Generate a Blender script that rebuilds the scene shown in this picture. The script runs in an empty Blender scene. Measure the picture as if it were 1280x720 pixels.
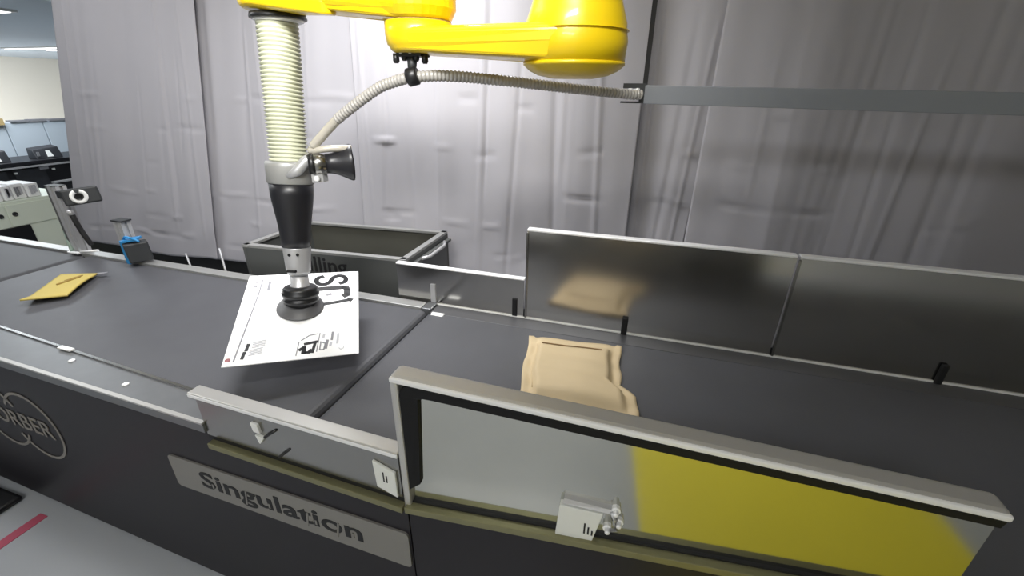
import bpy, bmesh, math, random
from mathutils import Vector, Matrix
random.seed(7)
SC = bpy.context.scene
COL = SC.collection
V = Vector

# ------------------------------------------------------------------ camera
cd = bpy.data.cameras.new('camera'); cam = bpy.data.objects.new('camera', cd); COL.objects.link(cam)
cd.sensor_width = 36.0; cd.lens = 543.4 / 1280 * 36.0; cd.clip_start = 0.02; cd.clip_end = 100
_r = V((0.95489686, 0.29670838, 0.01166678)); _u = V((-0.13221331, 0.38966469, 0.91141707)); _f = V((-0.26587895, 0.8718518, -0.41131839))
cam.matrix_world = Matrix(((_r.x, _u.x, -_f.x, 0.90855), (_r.y, _u.y, -_f.y, -0.858075), (_r.z, _u.z, -_f.z, 1.825575), (0, 0, 0, 1)))
SC.camera = cam

# ------------------------------------------------------------------ world, lights, exposure
w = bpy.data.worlds.new('world'); SC.world = w; w.use_nodes = True
w.node_tree.nodes['Background'].inputs[0].default_value = (0.86, 0.92, 1.0, 1)
w.node_tree.nodes['Background'].inputs[1].default_value = 0.08
def area(name, loc, size, power, target=None, col=(1, 1, 1), spread=180):
    d = bpy.data.lights.new(name, 'AREA'); d.shape = 'RECTANGLE'; d.size, d.size_y = size; d.energy = power; d.color = col; d.spread = math.radians(spread)
    o = bpy.data.objects.new(name, d); COL.objects.link(o); o.location = loc
    if target is not None: o.rotation_euler = (V(target) - V(loc)).to_track_quat('-Z', 'Y').to_euler()
    return o
area('ceiling_light_front', (0.55, -0.95, 3.0), (0.9, 0.3), 25, (-0.75, 1.6, 1.8), (1.0, 0.985, 0.95), 85)
area('ceiling_light_machine', (-0.62, 1.0, 3.05), (1.2, 0.3), 38, (-0.58, 0.9, 0), (0.97, 0.98, 1.0), 135)
area('ceiling_light_aisle', (0.4, -2.7, 3.05), (1.5, 0.5), 42, (0.6, -2.0, 0), (0.93, 0.96, 1.0))
area('fill_light_left', (-2.9, 0.2, 3.05), (1.2, 0.3), 28, (-3.0, 0.6, 0), (0.97, 0.98, 1.0))  # unseen lamp added to brighten the left curtain
area('ceiling_light_rear', (0.2, -3.4, 3.05), (2.4, 0.5), 45, (0.2, -4.2, 0.8), (1.0, 0.98, 0.94))
area('ceiling_light_lab', (-6.5, 2.4, 2.42), (1.5, 1.2), 70, (-6.5, 2.4, 0), (0.9, 0.96, 1.0))
area('ceiling_light_lab_far', (-11.5, 4.6, 2.42), (1.5, 1.5), 300, (-12, 5, 0), (1.0, 0.98, 0.93))
SC.view_settings.view_transform = 'Standard'; SC.view_settings.look = 'None'
SC.view_settings.exposure = 0.0; SC.view_settings.gamma = 1.0; SC.view_settings.use_curve_mapping = False

# ------------------------------------------------------------------ materials
def mat(name, col, rough=0.5, metal=0.0, noise=None, bump=None, emit=None, trans=0.0, coat=0.0, spec=None, stretch=None, rvar=0.0, sheen=0.0):
    m = bpy.data.materials.new(name); m.use_nodes = True; nt = m.node_tree; b = nt.nodes['Principled BSDF']
    b.inputs['Base Color'].default_value = (*col, 1); b.inputs['Roughness'].default_value = rough; b.inputs['Metallic'].default_value = metal
    b.inputs['Transmission Weight'].default_value = trans; b.inputs['Coat Weight'].default_value = coat; b.inputs['Sheen Weight'].default_value = sheen
    if spec is not None: b.inputs['Specular IOR Level'].default_value = spec
    if emit: b.inputs['Emission Color'].default_value = (*emit[0], 1); b.inputs['Emission Strength'].default_value = emit[1]
    def co(scale):
        t = nt.nodes.new('ShaderNodeTexCoord'); mp = nt.nodes.new('ShaderNodeMapping'); n = nt.nodes.new('ShaderNodeTexNoise')
        nt.links.new(t.outputs['Object'], mp.inputs[0]); nt.links.new(mp.outputs[0], n.inputs['Vector'])
        mp.inputs['Scale'].default_value = stretch or (1, 1, 1); n.inputs['Scale'].default_value = scale; n.inputs['Detail'].default_value = 4
        return n.outputs['Fac']
    if noise:                     # (scale, amount): brightness mottling of the surface itself
        f = co(noise[0]); mx = nt.nodes.new('ShaderNodeMix'); mx.data_type = 'RGBA'; nt.links.new(f, mx.inputs['Factor'])
        mx.inputs['A'].default_value = (*[c * (1 - noise[1]) for c in col], 1); mx.inputs['B'].default_value = (*[min(1, c * (1 + noise[1])) for c in col], 1)
        nt.links.new(mx.outputs['Result'], b.inputs['Base Color'])
    if rvar:
        f = co(9); mr = nt.nodes.new('ShaderNodeMapRange'); nt.links.new(f, mr.inputs[0]); mr.inputs[3].default_value = rough - rvar; mr.inputs[4].default_value = rough + rvar
        nt.links.new(mr.outputs[0], b.inputs['Roughness'])
    if bump:                      # (scale, strength)
        f = co(bump[0]); bp = nt.nodes.new('ShaderNodeBump'); bp.inputs['Strength'].default_value = bump[1]; bp.inputs['Distance'].default_value = 0.01
        nt.links.new(f, bp.inputs['Height']); nt.links.new(bp.outputs[0], b.inputs['Normal'])
    return m
M = dict(
    steel=mat('brushed_steel', (0.34, 0.335, 0.32), 0.24, 1.0, rvar=0.04, noise=(6, 0.06)),
    steel_sheen=mat('folded_steel_painted_sheen', (0.56, 0.55, 0.53), 0.34, 0.55, noise=(8, 0.05)),  # lighter steel copy, ceiling reflection put into its colour
    steel_dark=mat('dull_steel', (0.58, 0.57, 0.55), 0.19, 1.0, rvar=0.03, noise=(5, 0.06)),
    steel_mirror=mat('polished_steel', (0.54, 0.54, 0.495), 0.10, 1.0, rvar=0.03, noise=(4, 0.06)),
    steel_bright=mat('bright_steel_highlight', (0.88, 0.88, 0.88), 0.3, 0.15),  # whitish steel for bright fittings, also used for painted edge highlights
    rail=mat('galvanised_plate', (0.22, 0.225, 0.232), 0.38, 0.75, noise=(14, 0.12), rvar=0.06),
    olive=mat('olive_reflection', (0.24, 0.23, 0.125), 0.45, 0.6, noise=(20, 0.12)),  # olive reflection on brushed aluminium put into the base colour
    alu=mat('aluminium_profile', (0.52, 0.52, 0.53), 0.38, 0.45),
    plate_dark=mat('dark_deck_plate', (0.085, 0.085, 0.09), 0.45, 0.2),
    alu_dark=mat('aluminium_groove', (0.16, 0.165, 0.16), 0.5, 0.6),
    belt=mat('conveyor_belt_rubber', (0.070, 0.071, 0.079), 0.50, noise=(4, 0.16), bump=(260, 0.08), rvar=0.05),
    belt_dark=mat('worn_belt_rubber', (0.045, 0.045, 0.050), 0.55, noise=(4, 0.14), bump=(260, 0.08)),
    body=mat('dark_powder_coat', (0.013, 0.0110, 0.014), 0.42, spec=0.30, noise=(30, 0.1)),
    black=mat('black_plastic', (0.012, 0.012, 0.013), 0.38),
    blackr=mat('black_rubber', (0.010, 0.010, 0.011), 0.38),
    black_band=mat('matt_black_band', (0.007, 0.007, 0.008), 0.6, spec=0.25),
    sleeve=mat('black_moulded_sleeve', (0.012, 0.012, 0.015), 0.36),
    cup=mat('grey_rubber_cup', (0.085, 0.085, 0.088), 0.45),
    yellow=mat('yellow_robot_paint', (0.90, 0.63, 0.005), 0.34, coat=0.35),
    hose=mat('cream_corrugated_hose', (0.57, 0.585, 0.44), 0.5),
    hose_seam=mat('cream_hose_groove', (0.56, 0.56, 0.42), 0.55),
    clear=mat('clear_ribbed_hose', (0.52, 0.50, 0.47), 0.22, trans=0.25, coat=0.4),
    clear_smooth=mat('clear_smooth_hose', (0.62, 0.58, 0.50), 0.2, trans=0.25, coat=0.4),
    grey=mat('grey_paint', (0.22, 0.235, 0.26), 0.5),
    collar=mat('silver_grey_collar', (0.36, 0.36, 0.35), 0.42, 0.3),
    plate=mat('grey_sign_plate', (0.235, 0.225, 0.205), 0.42, 0.25),
    ink=mat('black_ink', (0.006, 0.006, 0.007), 0.6),
    ink_grey=mat('grey_ink', (0.24, 0.24, 0.26), 0.7),
    ink_pale=mat('pale_grey_ink', (0.50, 0.50, 0.53), 0.7),
    logo=mat('beige_print', (0.23, 0.215, 0.19), 0.5),
    red=mat('red_ink', (0.34, 0.13, 0.14), 0.6),
    paper=mat('white_paper', (0.90, 0.90, 0.90), 0.6),
    kraft=mat('kraft_paper', (0.60, 0.475, 0.29), 0.72, noise=(7, 0.05), bump=(45, 0.10)),
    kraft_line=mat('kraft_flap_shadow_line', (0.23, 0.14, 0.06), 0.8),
    kraft_y=mat('yellow_kraft_paper', (0.50, 0.39, 0.10), 0.7, noise=(10, 0.05)),
    kraft_print=mat('brown_print', (0.30, 0.20, 0.05), 0.8),
    curtain=mat('grey_curtain_cloth', (0.41, 0.40, 0.43), 0.85, noise=(3, 0.04), bump=(4, 0.10)),
    bin=mat('bin_grey_panel', (0.105, 0.11, 0.108), 0.42, 0.3, noise=(5, 0.06)),
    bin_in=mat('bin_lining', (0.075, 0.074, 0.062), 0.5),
    bin_rim=mat('bin_aluminium_rim', (0.40, 0.40, 0.39), 0.4, 0.6),
    floor=mat('pale_grey_floor', (0.47, 0.49, 0.52), 0.35, noise=(2, 0.06), coat=0.2),
    wall=mat('white_wall', (0.80, 0.78, 0.72), 0.8),
    ceil=mat('pale_ceiling', (0.66, 0.74, 0.82), 0.8),
    tape=mat('red_floor_tape', (0.52, 0.09, 0.15), 0.5),
    ytape=mat('yellow_floor_paint', (0.88, 0.76, 0.06), 0.45),
    cab=mat('pale_green_white_metal', (0.74, 0.80, 0.68), 0.5),
    partition=mat('blue_grey_partition', (0.54, 0.61, 0.68), 0.7),
    desk=mat('black_console', (0.010, 0.010, 0.013), 0.4),
    desk_panel=mat('charcoal_console_panel', (0.024, 0.025, 0.030), 0.45),
    white=mat('white_plastic', (0.78, 0.78, 0.76), 0.45),
    block=mat('pale_sensor_block', (0.76, 0.77, 0.73), 0.5),
    blue=mat('blue_bracket', (0.02, 0.22, 0.50), 0.4),
    devgrey=mat('dark_grey_housing', (0.022, 0.024, 0.026), 0.5),
    glass=mat('black_lens_glass', (0.004, 0.004, 0.005), 0.08, coat=1.0),
    cable=mat('grey_green_cable', (0.23, 0.30, 0.25), 0.45),
    box=mat('brown_cardboard', (0.42, 0.31, 0.14), 0.75),
    lamp=mat('lit_lamp_panel', (1, 1, 1), 0.5, emit=((1, 1, 1), 2.2)),
)

# ------------------------------------------------------------------ helpers
def link(name, data, parent=None):
    o = bpy.data.objects.new(name, data); COL.objects.link(o)
    if parent is not None: o.parent = parent
    return o
def wloc(o):
    p = V((0, 0, 0))
    while o is not None: p += o.location; o = o.parent
    return p
def thing(name, label, cat, loc, group=None):
    o = link(name, None); o.location = loc; o['label'] = label; o['category'] = cat; o.empty_display_size = 0.05
    if group: o['group'] = group
    return o
class MB:
    """collects shapes given in world coordinates; build() links them as one mesh object"""
    def __init__(s): s.v = []; s.f = []; s.sm = []
    def add(s, vs, fs, smooth=False):
        n = len(s.v); s.v += [V(p) for p in vs]; s.f += [tuple(i + n for i in f) for f in fs]; s.sm += [smooth] * len(fs); return s
    def hexa(s, p):               # 8 corners: 0-3 bottom ring, 4-7 top ring
        return s.add(p, [(3, 2, 1, 0), (4, 5, 6, 7), (0, 1, 5, 4), (1, 2, 6, 5), (2, 3, 7, 6), (3, 0, 4, 7)])
    def box(s, a, b):
        x0, y0, z0 = a; x1, y1, z1 = b
        return s.hexa([(x0, y0, z0), (x1, y0, z0), (x1, y1, z0), (x0, y1, z0), (x0, y0, z1), (x1, y0, z1), (x1, y1, z1), (x0, y1, z1)])
    def obox(s, c, ax, ay, az):   # centre and half axis vectors
        c, ax, ay, az = V(c), V(ax), V(ay), V(az)
        return s.hexa([c - ax - ay - az, c + ax - ay - az, c + ax + ay - az, c - ax + ay - az, c - ax - ay + az, c + ax - ay + az, c + ax + ay + az, c - ax + ay + az])
    def rings(s, rs, smooth=True, cap=True):
        n = len(rs[0]); vs = [p for r in rs for p in r]; fs = []
        for i in range(len(rs) - 1):
            for j in range(n):
                k = (j + 1) % n; fs.append((i * n + j, i * n + k, (i + 1) * n + k, (i + 1) * n + j))
        s.add(vs, fs, smooth)
        if cap: s.add(rs[0], [tuple(reversed(range(n)))]); s.add(rs[-1], [tuple(range(n))])
        return s
    def lathe(s, base, axis, prof, n=28, smooth=True, cap=True):  # prof: (distance along axis, radius)
        base, axis = V(base), V(axis).normalized(); a = axis.orthogonal().normalized(); b = axis.cross(a)
        return s.rings([[base + axis * h + (a * math.cos(t) + b * math.sin(t)) * r for t in [2 * math.pi * k / n for k in range(n)]] for h, r in prof], smooth, cap)
    def cyl(s, p, q, r, n=16, r2=None):
        p, q = V(p), V(q); return s.lathe(p, q - p, [(0, r), ((q - p).length, r if r2 is None else r2)], n)
    def tube(s, pts, rad, n=12):  # rad: number or function of index
        pts = [V(p) for p in pts]; up = V((0.01, 0.03, 1)); rs = []
        for i, p in enumerate(pts):
            t = (pts[min(i + 1, len(pts) - 1)] - pts[max(i - 1, 0)]).normalized(); a = t.cross(up)
            if a.length < 0.05: a = t.cross(V((0, 1, 0)))
            a.normalize(); b = t.cross(a); r = rad(i) if callable(rad) else rad
            rs.append([p + (a * math.cos(2 * math.pi * k / n) + b * math.sin(2 * math.pi * k / n)) * r for k in range(n)])
        return s.rings(rs)
    def build(s, name, material, parent=None, bevel=0.0, thick=0.0):
        off = wloc(parent) if parent is not None else V((0, 0, 0))
        me = bpy.data.meshes.new(name); me.from_pydata([tuple(p - off) for p in s.v], [], s.f); me.materials.append(material)
        me.polygons.foreach_set('use_smooth', s.sm); me.validate(); me.update()
        bm = bmesh.new(); bm.from_mesh(me); bmesh.ops.remove_doubles(bm, verts=bm.verts, dist=1e-5); bmesh.ops.recalc_face_normals(bm, faces=bm.faces); bm.to_mesh(me); bm.free()
        o = link(name, me, parent)
        if bevel:
            md = o.modifiers.new('bevel', 'BEVEL'); md.width = bevel; md.segments = 2; md.limit_method = 'ANGLE'
        if thick:
            md = o.modifiers.new('solid', 'SOLIDIFY'); md.thickness = thick; md.offset = 0
        return o
def spline(pts, n):
    P = [V(p) for p in pts]; P = [2 * P[0] - P[1]] + P + [2 * P[-1] - P[-2]]; out = []
    dense = []
    for i in range(1, len(P) - 2):
        for k in range(40):
            t = k / 40; a, b, c, d = P[i - 1:i + 3]
            dense.append(0.5 * ((2 * b) + (c - a) * t + (2 * a - 5 * b + 4 * c - d) * t * t + (3 * b - a - 3 * c + d) * t ** 3))
    dense.append(P[-2]); L = [0]
    for a, b in zip(dense, dense[1:]): L.append(L[-1] + (b - a).length)
    j = 0
    for k in range(n):
        s = L[-1] * k / (n - 1)
        while j < len(L) - 2 and L[j + 1] < s: j += 1
        t = (s - L[j]) / max(L[j + 1] - L[j], 1e-9); out.append(dense[j].lerp(dense[j + 1], min(1, t)))
    return out, L[-1]
def text(name, string, origin, xdir, ydir, width, height, material, parent, depth=0.0012, bold=0.0):
    """raised lettering: string fitted into width x height with its lower left corner at origin"""
    c = bpy.data.curves.new(name, 'FONT'); c.body = string; c.extrude = 0.01; c.offset = bold; c.resolution_u = 4
    t = bpy.data.objects.new('tmp', c); COL.objects.link(t); bpy.context.view_layer.update()
    me = bpy.data.meshes.new_from_object(t.evaluated_get(bpy.context.evaluated_depsgraph_get()))
    bpy.data.objects.remove(t); bpy.data.curves.remove(c)
    xs = [v.co.x for v in me.vertices]; ys = [v.co.y for v in me.vertices]
    x0, x1, y0, y1 = min(xs), max(xs), min(ys), max(ys)
    X, Y = V(xdir).normalized(), V(ydir).normalized(); N = X.cross(Y); off = wloc(parent) if parent is not None else V((0, 0, 0))
    for v in me.vertices:
        v.co = V(origin) + X * (v.co.x - x0) / (x1 - x0) * width + Y * (v.co.y - y0) / (y1 - y0) * height + N * (v.co.z / 0.01 * depth) - off
    me.materials.clear(); me.materials.append(material); me.name = name
    return link(name, me, parent)
def struct(o): o['kind'] = 'structure'; return o

# ------------------------------------------------------------------ the setting
struct(MB().box((-14.2, -4.5, -0.1), (6, 9, 0.0)).build('floor', M['floor']))
struct(MB().box((-3.9, -4.5, 3.1), (6, 9, 3.2)).build('ceiling', M['wall']))
struct(MB().box((-14.2, -4.5, 2.45), (-3.9, 9, 2.55)).build('ceiling_lab', M['ceil']))
struct(MB().box((-3.98, -4.5, 2.55), (-3.9, 9, 3.1)).build('trim_1', M['wall']))
struct(MB().box((-14.2, -4.5, 0), (-14.0, 9, 2.45)).build('wall_left', M['wall']))
struct(MB().box((-14.2, 9, 0), (6, 9.2, 3.2)).build('wall_back', M['wall']))
struct(MB().box((-14.2, -4.7, 0), (6, -4.5, 3.2)).build('wall_front', M['wall']))
struct(MB().box((6, -4.5, 0), (6.2, 9.2, 3.2)).build('wall_right', M['wall']))
for k, (a, b, lab) in enumerate(((( -5.35, 1.85), (-4.76, 2.23), 'lit ceiling strip lamp nearest the curtain, cut by the top corner of the photo'),
                                 ((-10.6, 4.95), (-8.9, 5.15), 'long lit ceiling strip lamp beyond, the nearer line of the pair'),
                                 ((-10.2, 5.35), (-8.6, 5.5), 'long lit ceiling strip lamp beyond, the farther line of the pair'))):
    t = thing('ceiling_lamp', lab, 'lamp', (a[0], a[1], 2.45), 'ceiling strip lamps over the lab')
    MB().box((a[0], a[1], 2.43), (b[0], b[1], 2.45)).build('lamp_frame', M['white'], t)
    MB().box((a[0] + .04, a[1] + .03, 2.425), (b[0] - .04, b[1] - .03, 2.432)).build('diffuser', M['lamp'], t)
t = MB().box((-1.60, -2.2, 0.0), (-1.55, -0.15, 0.003)).build('floor_tape', M['tape'])
t.location = (0, 0, 0.0); t['label'] = 'red tape strip stuck on the grey floor before the dark conveyor'; t['category'] = 'tape'
t = MB().box((1.17, -2.4, 0.0), (2.6, -0.32, 0.003)).build('floor_marking', M['ytape'])
t['label'] = 'yellow painted floor zone in front of the tall steel guard, seen mirrored in it'; t['category'] = 'floor marking'

# ------------------------------------------------------------------ curtain
def curtain(label, xt0, xt1, xb0, xb1, ztop, hem, y0, seed, nx=150, nz=110, fold=0.010, hemwave=0.012):
    R = random.Random(seed); ph = [R.uniform(0, 6.28) for _ in range(8)]; vs = []; fs = []
    W = abs(xt1 - xt0); H_ = ztop - hem
    rid = [(R.uniform(0.02, 0.98) * W, R.uniform(-0.10, 0.10), R.uniform(0.010, 0.022), R.choice((-1, 1)) * R.uniform(0.003, 0.008), R.uniform(0, .5), R.uniform(.6, 1.1)) for _ in range(int(6 + W * 5))]
    rows = [0.40, 0.52, 0.63, 0.74, 0.84, 0.92]
    cre = [(R.choice(rows) + R.uniform(-.015, .015), R.uniform(0.05, 0.95) * W, R.uniform(0.05, 0.16), R.choice((-1, 1)) * R.uniform(0.005, 0.011), R.uniform(-.08, .08)) for _ in range(int(8 + W * 9))]
    for j in range(nz + 1):
        q = j / nz
        for i in range(nx + 1):
            p = i / nx; x = (xt0 + (xt1 - xt0) * p) * (1 - q) + (xb0 + (xb1 - xb0) * p) * q; s = p * W
            h = hem + hemwave * math.sin(s * 4 + ph[0]) + hemwave * 0.6 * math.sin(s * 9 + ph[1])
            z = ztop + (h - ztop) * q
            y = fold * (math.sin(s * 8.5 + ph[2] + 0.7 * math.sin(q * 2 + ph[3])) + 0.6 * math.sin(s * 15.3 + ph[4] + q) + 0.35 * math.sin(s * 31 + ph[6] + 1.3 * q)) * (1 - 0.45 * q)
            for sc_, dr, wd, am, q0, q1 in rid:
                d = (s - sc_ - dr * (q - .5)) / wd
                if abs(d) < 3 and q0 - .1 < q < q1: y += am * math.exp(-d * d) * min(1, max(0, (q - q0 + .1) / .1)) * min(1, (q1 - q) / .1)
            for cq, cs, wp, am, sl in cre:
                d = ((q - cq) * H_ - sl * (s - cs)) / 0.012
                if abs(d) < 3 and abs(s - cs) < wp: y += am * math.exp(-d * d) * (1 - ((s - cs) / wp) ** 2)
            y += 0.010 * math.sin(s * 11 + q * 26) * max(0, q - 0.78) * 4 * math.sin(s * 3.1 + ph[1])
            vs.append((x, y0 + y, z))
    n = nx + 1
    for j in range(nz):
        for i in range(nx): fs.append((j * n + i, j * n + i + 1, (j + 1) * n + i + 1, (j + 1) * n + i))
    o = MB().add(vs, fs, True).build('curtain', M['curtain'], thick=0.003)
    o['label'] = label; o['category'] = 'curtain'; o['group'] = 'grey cloth curtains hung behind the conveyor'
    return o
curtain('grey cloth curtain at the left end, beside the open lab', -3.27, -1.96, -4.16, -2.47, 2.62, 0.50, 1.690, 3)
curtain('bright grey curtain panel right behind the hanging vacuum hose', -2.06, -0.80, -2.62, -0.94, 2.62, 0.50, 1.745, 11)
curtain('wide grey curtain panel behind the yellow arm and the clear hose', -0.86, 0.82, -1.00, 0.83, 2.62, 0.48, 1.690, 21, nx=190)
curtain('narrow grey curtain panel above the tall back guard, behind the grey beam', 0.79, 1.21, 0.79, 1.13, 2.62, 0.48, 1.745, 31, nx=50)
curtain('grey curtain panel farthest right, past the dark gap', 1.15, 3.9, 1.15, 3.9, 2.62, 0.48, 1.690, 41, nx=230)
o = MB().box((-4.35, 1.83, 0.0), (4.2, 1.86, 0.72)).build('floor_skirt', M['ink'])
o['label'] = 'black cloth skirt showing under the hems of the grey curtains'; o['category'] = 'skirt'
t = thing('curtain_rod', 'black rod carrying the curtains above the picture', 'rod', (0, 1.72, 2.66))
MB().cyl((-3.6, 1.72, 2.66), (4.1, 1.72, 2.66), 0.018).build('rod', M['black'], t)
for x in (-3.5, -0.5, 2.5): MB().cyl((x, 1.72, 2.66), (x, 1.72, 3.1), 0.008, 8).build('hanger', M['black'], t)
for (x, y, tilt, lab) in ((-2.29, 1.60, 0.0, 'thin white stand post with splayed feet, at the hem left of the grey bin'),
                          (-2.66, 1.62, 0.05, 'short white post foot under the curtain hem, right of the blue sensor')):
    t = thing('stand_post', lab, 'post', (x, y, 0))
    MB().cyl((x, y, 0.0), (x - tilt, y, 0.66 if tilt == 0 else 0.56), 0.008, 10).build('post', M['alu'], t)
    for dx in (-0.16, 0.14): MB().cyl((x, y, 0.30), (x + dx, y - 0.05, 0.01), 0.009, 8).build('foot', M['alu'], t)

# ------------------------------------------------------------------ lab at the left
t = thing('metal_cabinet', 'pale green-white metal cabinet with round locks behind the end of the conveyor', 'cabinet', (-4.85, 1.4, 0))
MB().box((-5.1, 0.7, 0), (-4.605, 2.02, 0.862)).build('body', M['cab'], t, bevel=0.006)
for y0, y1, ly in ((0.72, 1.475, 1.43), (1.485, 2.00, 1.53)):
    d = MB().box((-4.605, y0, 0.64), (-4.595, y1, 0.835)).build('drawer_front', M['cab'], t, bevel=0.003)
    MB().lathe((-4.596, ly, 0.75), (1, 0, 0), [(0, 0.020), (0.008, 0.020), (0.008, 0.011), (0.003, 0.010)], 16).build('lock', M['devgrey'], d)
MB().box((-4.604, 0.8, 0.30), (-4.592, 1.60, 0.635)).build('kneehole_panel', M['desk'], t)
for k, (y0, y1, h, dx) in enumerate(((1.30, 1.43, 0.135, .02), (1.435, 1.53, 0.125, 0), (1.535, 1.60, 0.13, .01), (1.605, 1.70, 0.138, 0), (1.705, 1.80, 0.128, .015))):
    t = thing('paper_pack', ['white paper pack at the far left of the row on the cabinet', 'white paper pack second from left of the row on the cabinet', 'thin white paper pack in the middle of the row on the cabinet',
              'white paper pack with a dark barcode block on the cabinet', 'white paper pack at the right end of the row on the cabinet'][k], 'paper pack', (-4.75, (y0 + y1) / 2, 0.862), 'paper packs on the cabinet')
    MB().box((-4.95, y0, 0.862), (-4.66 + dx, y1, 0.862 + h)).build('wrapper', M['paper'], t, bevel=0.01)
    for q in range(3):
        yy = y0 + 0.02 + (y1 - y0 - 0.04) * q / 3
        MB().box((-4.659 + dx, yy, 0.885 + .01 * q), (-4.657 + dx, yy + 0.016, 0.97)).build('print_bar', M['ink_grey'] if (k == 3 and q < 2) else M['ink_pale'], t)
t = thing('control_desk', 'long black console desk with a pale edge, behind the cabinet', 'desk', (-6.8, 2.6, 0))
MB().box((-7.1, 1.4, 0), (-6.55, 3.6, 0.90)).build('body', M['desk'], t)
MB().box((-7.15, 1.4, 0.93), (-6.48, 3.6, 0.965)).build('worktop', M['desk'], t)
MB().box((-6.49, 1.4, 0.895), (-6.47, 3.6, 0.915)).build('edge_strip', M['alu'], t)
for y0, y1 in ((1.5, 2.46), (2.53, 2.84)): MB().box((-6.55, y0, 0.45), (-6.53, y1, 0.87)).build('front_panel', M['desk_panel'], t)
MB().box((-6.50, 2.83, 0.675), (-6.44, 3.4, 0.695)).build('side_shelf', M['alu'], t)
MB().box((-6.53, 2.78, 0.85), (-6.51, 2.87, 0.885)).build('socket_plate', M['ink_grey'], t)
for y in (2.52, 2.90): MB().box((-6.52, y, 0.83), (-6.505, y + .03, 0.85)).build('switch', M['white'], t)
for y0, lab in ((2.34, 'small black desk device with a pale label, at the left edge'), (2.83, 'wider black desk device with a pale label, next to the curtain')):
    L = 0.24 if y0 < 2.5 else 0.28
    t = thing('desk_device', lab, 'device', (-6.65, y0 + .1, 0.965), 'black devices on the console desk')
    MB().hexa([(-6.75, y0, .965), (-6.58, y0, .965), (-6.58, y0 + L, .965), (-6.75, y0 + L, .965), (-6.75, y0 + .01, 1.10), (-6.63, y0, 1.075), (-6.63, y0 + L, 1.10), (-6.75, y0 + L, 1.12)]).build('housing', M['desk_panel'], t, bevel=0.008)
    MB().hexa([(-6.61, y0 + L * .42, .985), (-6.585, y0 + L * .42, .985), (-6.585, y0 + L * .66, .985), (-6.61, y0 + L * .66, .985), (-6.63, y0 + L * .46, 1.06), (-6.612, y0 + L * .46, 1.06), (-6.612, y0 + L * .6, 1.06), (-6.63, y0 + L * .6, 1.06)]).build('label_plate', M['white'], t)
    MB().box((-6.60, y0 + .02, 1.0), (-6.585, y0 + .045, 1.05)).build('button', M['ink_grey'], t)
t = thing('partition_screen', 'blue-grey office partition panel behind the black console desk', 'partition', (-7.3, 3, 0))
for y0, y1 in ((1.9, 2.99), (3.0, 3.4), (3.41, 5.2)): MB().box((-7.35, y0, 0), (-7.30, y1, 1.375 if y0 > 2.5 else 1.35)).build('panel', M['partition'], t, bevel=0.005)
t = thing('cardboard_box', 'brown cardboard box on top of the partition at the left edge', 'box', (-7.32, 2.9, 1.35))
MB().box((-7.42, 2.75, 1.35), (-7.25, 2.98, 1.43)).build('carton', M['box'], t); MB().box((-7.25, 2.88, 1.36), (-7.247, 2.93, 1.38)).build('print', M['ink'], t)
t = thing('paper_stack', 'flat grey papers lying along the top of the blue-grey partition', 'papers', (-7.32, 3.3, 1.375))
for y0, y1, h in ((3.06, 3.25, .025), (3.26, 3.45, .03), (3.48, 3.75, .025)): MB().box((-7.38, y0, 1.375), (-7.28, y1, 1.375 + h)).build('sheet', M['ink_grey'], t)

# ------------------------------------------------------------------ conveyors: front planes
Z = 0.885
def y1(x): return -0.1386 - 0.0286 * x                   # front of the left conveyor
def y2(x): return -0.148 + 0.0597 * (x - 0.41)           # front of the right conveyor
def yin(x): return -0.036 - 0.0616 * (x + 0.5)           # near edge of the left belt
def slab(mb, x0, x1, fy, n0, n1, z0, z1, z0b=None, z1b=None):  # bar along a front plane: n = distance towards the viewer
    z0b = z0 if z0b is None else z0b; z1b = z1 if z1b is None else z1b
    return mb.hexa([(x0, fy(x0) - n1, z0), (x1, fy(x1) - n1, z0b), (x1, fy(x1) - n0, z0b), (x0, fy(x0) - n0, z0), (x0, fy(x0) - n1, z1), (x1, fy(x1) - n1, z1b), (x1, fy(x1) - n0, z1b), (x0, fy(x0) - n0, z1)])
def rbelt(x0, x1, ya0, ya1, yb, z, r=0.03):                # belt loop with rounded ends between x0 and x1
    prof = [(x0 + r - r * math.cos(a), z - r + r * math.sin(a)) for a in [math.pi * (k - 4) / 8 for k in range(9)]][4:] + [(x1 - r + r * math.sin(a), z - r + r * math.cos(a)) for a in [math.pi / 2 * k / 4 for k in range(5)]]
    prof += [(x1, z - 0.05), (x0, z - 0.05)]
    ya = lambda x: ya0 + (ya1 - ya0) * (x - x0) / (x1 - x0)
    return MB().rings([[(x, ya(x), zz) for x, zz in prof], [(x, yb, zz) for x, zz in prof]], smooth=False)
CV = thing('belt_conveyor', 'dark grey belt conveyor with the Singulation plate, carrying the white parcel', 'conveyor', (-1.3, 0.3, 0))
rbelt(-2.295, 0.0, yin(-2.295), yin(0), 0.755, Z).build('belt', M['belt'], CV)
slab(MB(), -4.0, 0.405, y1, -0.012, 0.0, 0.03, 0.86).build('front_panel', M['body'], CV)
MB().box((-4.0, 0.80, 0.03), (0.41, 0.812, 0.86)).build('back_panel', M['body'], CV)
MB().hexa([(-4, y1(-4) + .02, .70), (.0, y1(0) + .02, .70), (.0, .79, .70), (-4, .79, .70), (-4, y1(-4) + .02, .80), (.0, y1(0) + .02, .80), (.0, .79, .80), (-4, .79, .80)]).build('bed', M['alu_dark'], CV)
rp = MB().hexa([(-4, y1(-4), .874), (-.297, y1(-.297), .874), (-.297, yin(-.297) + .003, .874), (-4, yin(-4) + .003, .874), (-4, y1(-4), .889), (-.297, y1(-.297), .889), (-.297, yin(-.297) + .003, .889), (-4, yin(-4) + .003, .889)]).build('near_rail', M['rail'], CV, bevel=0.002)
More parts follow.
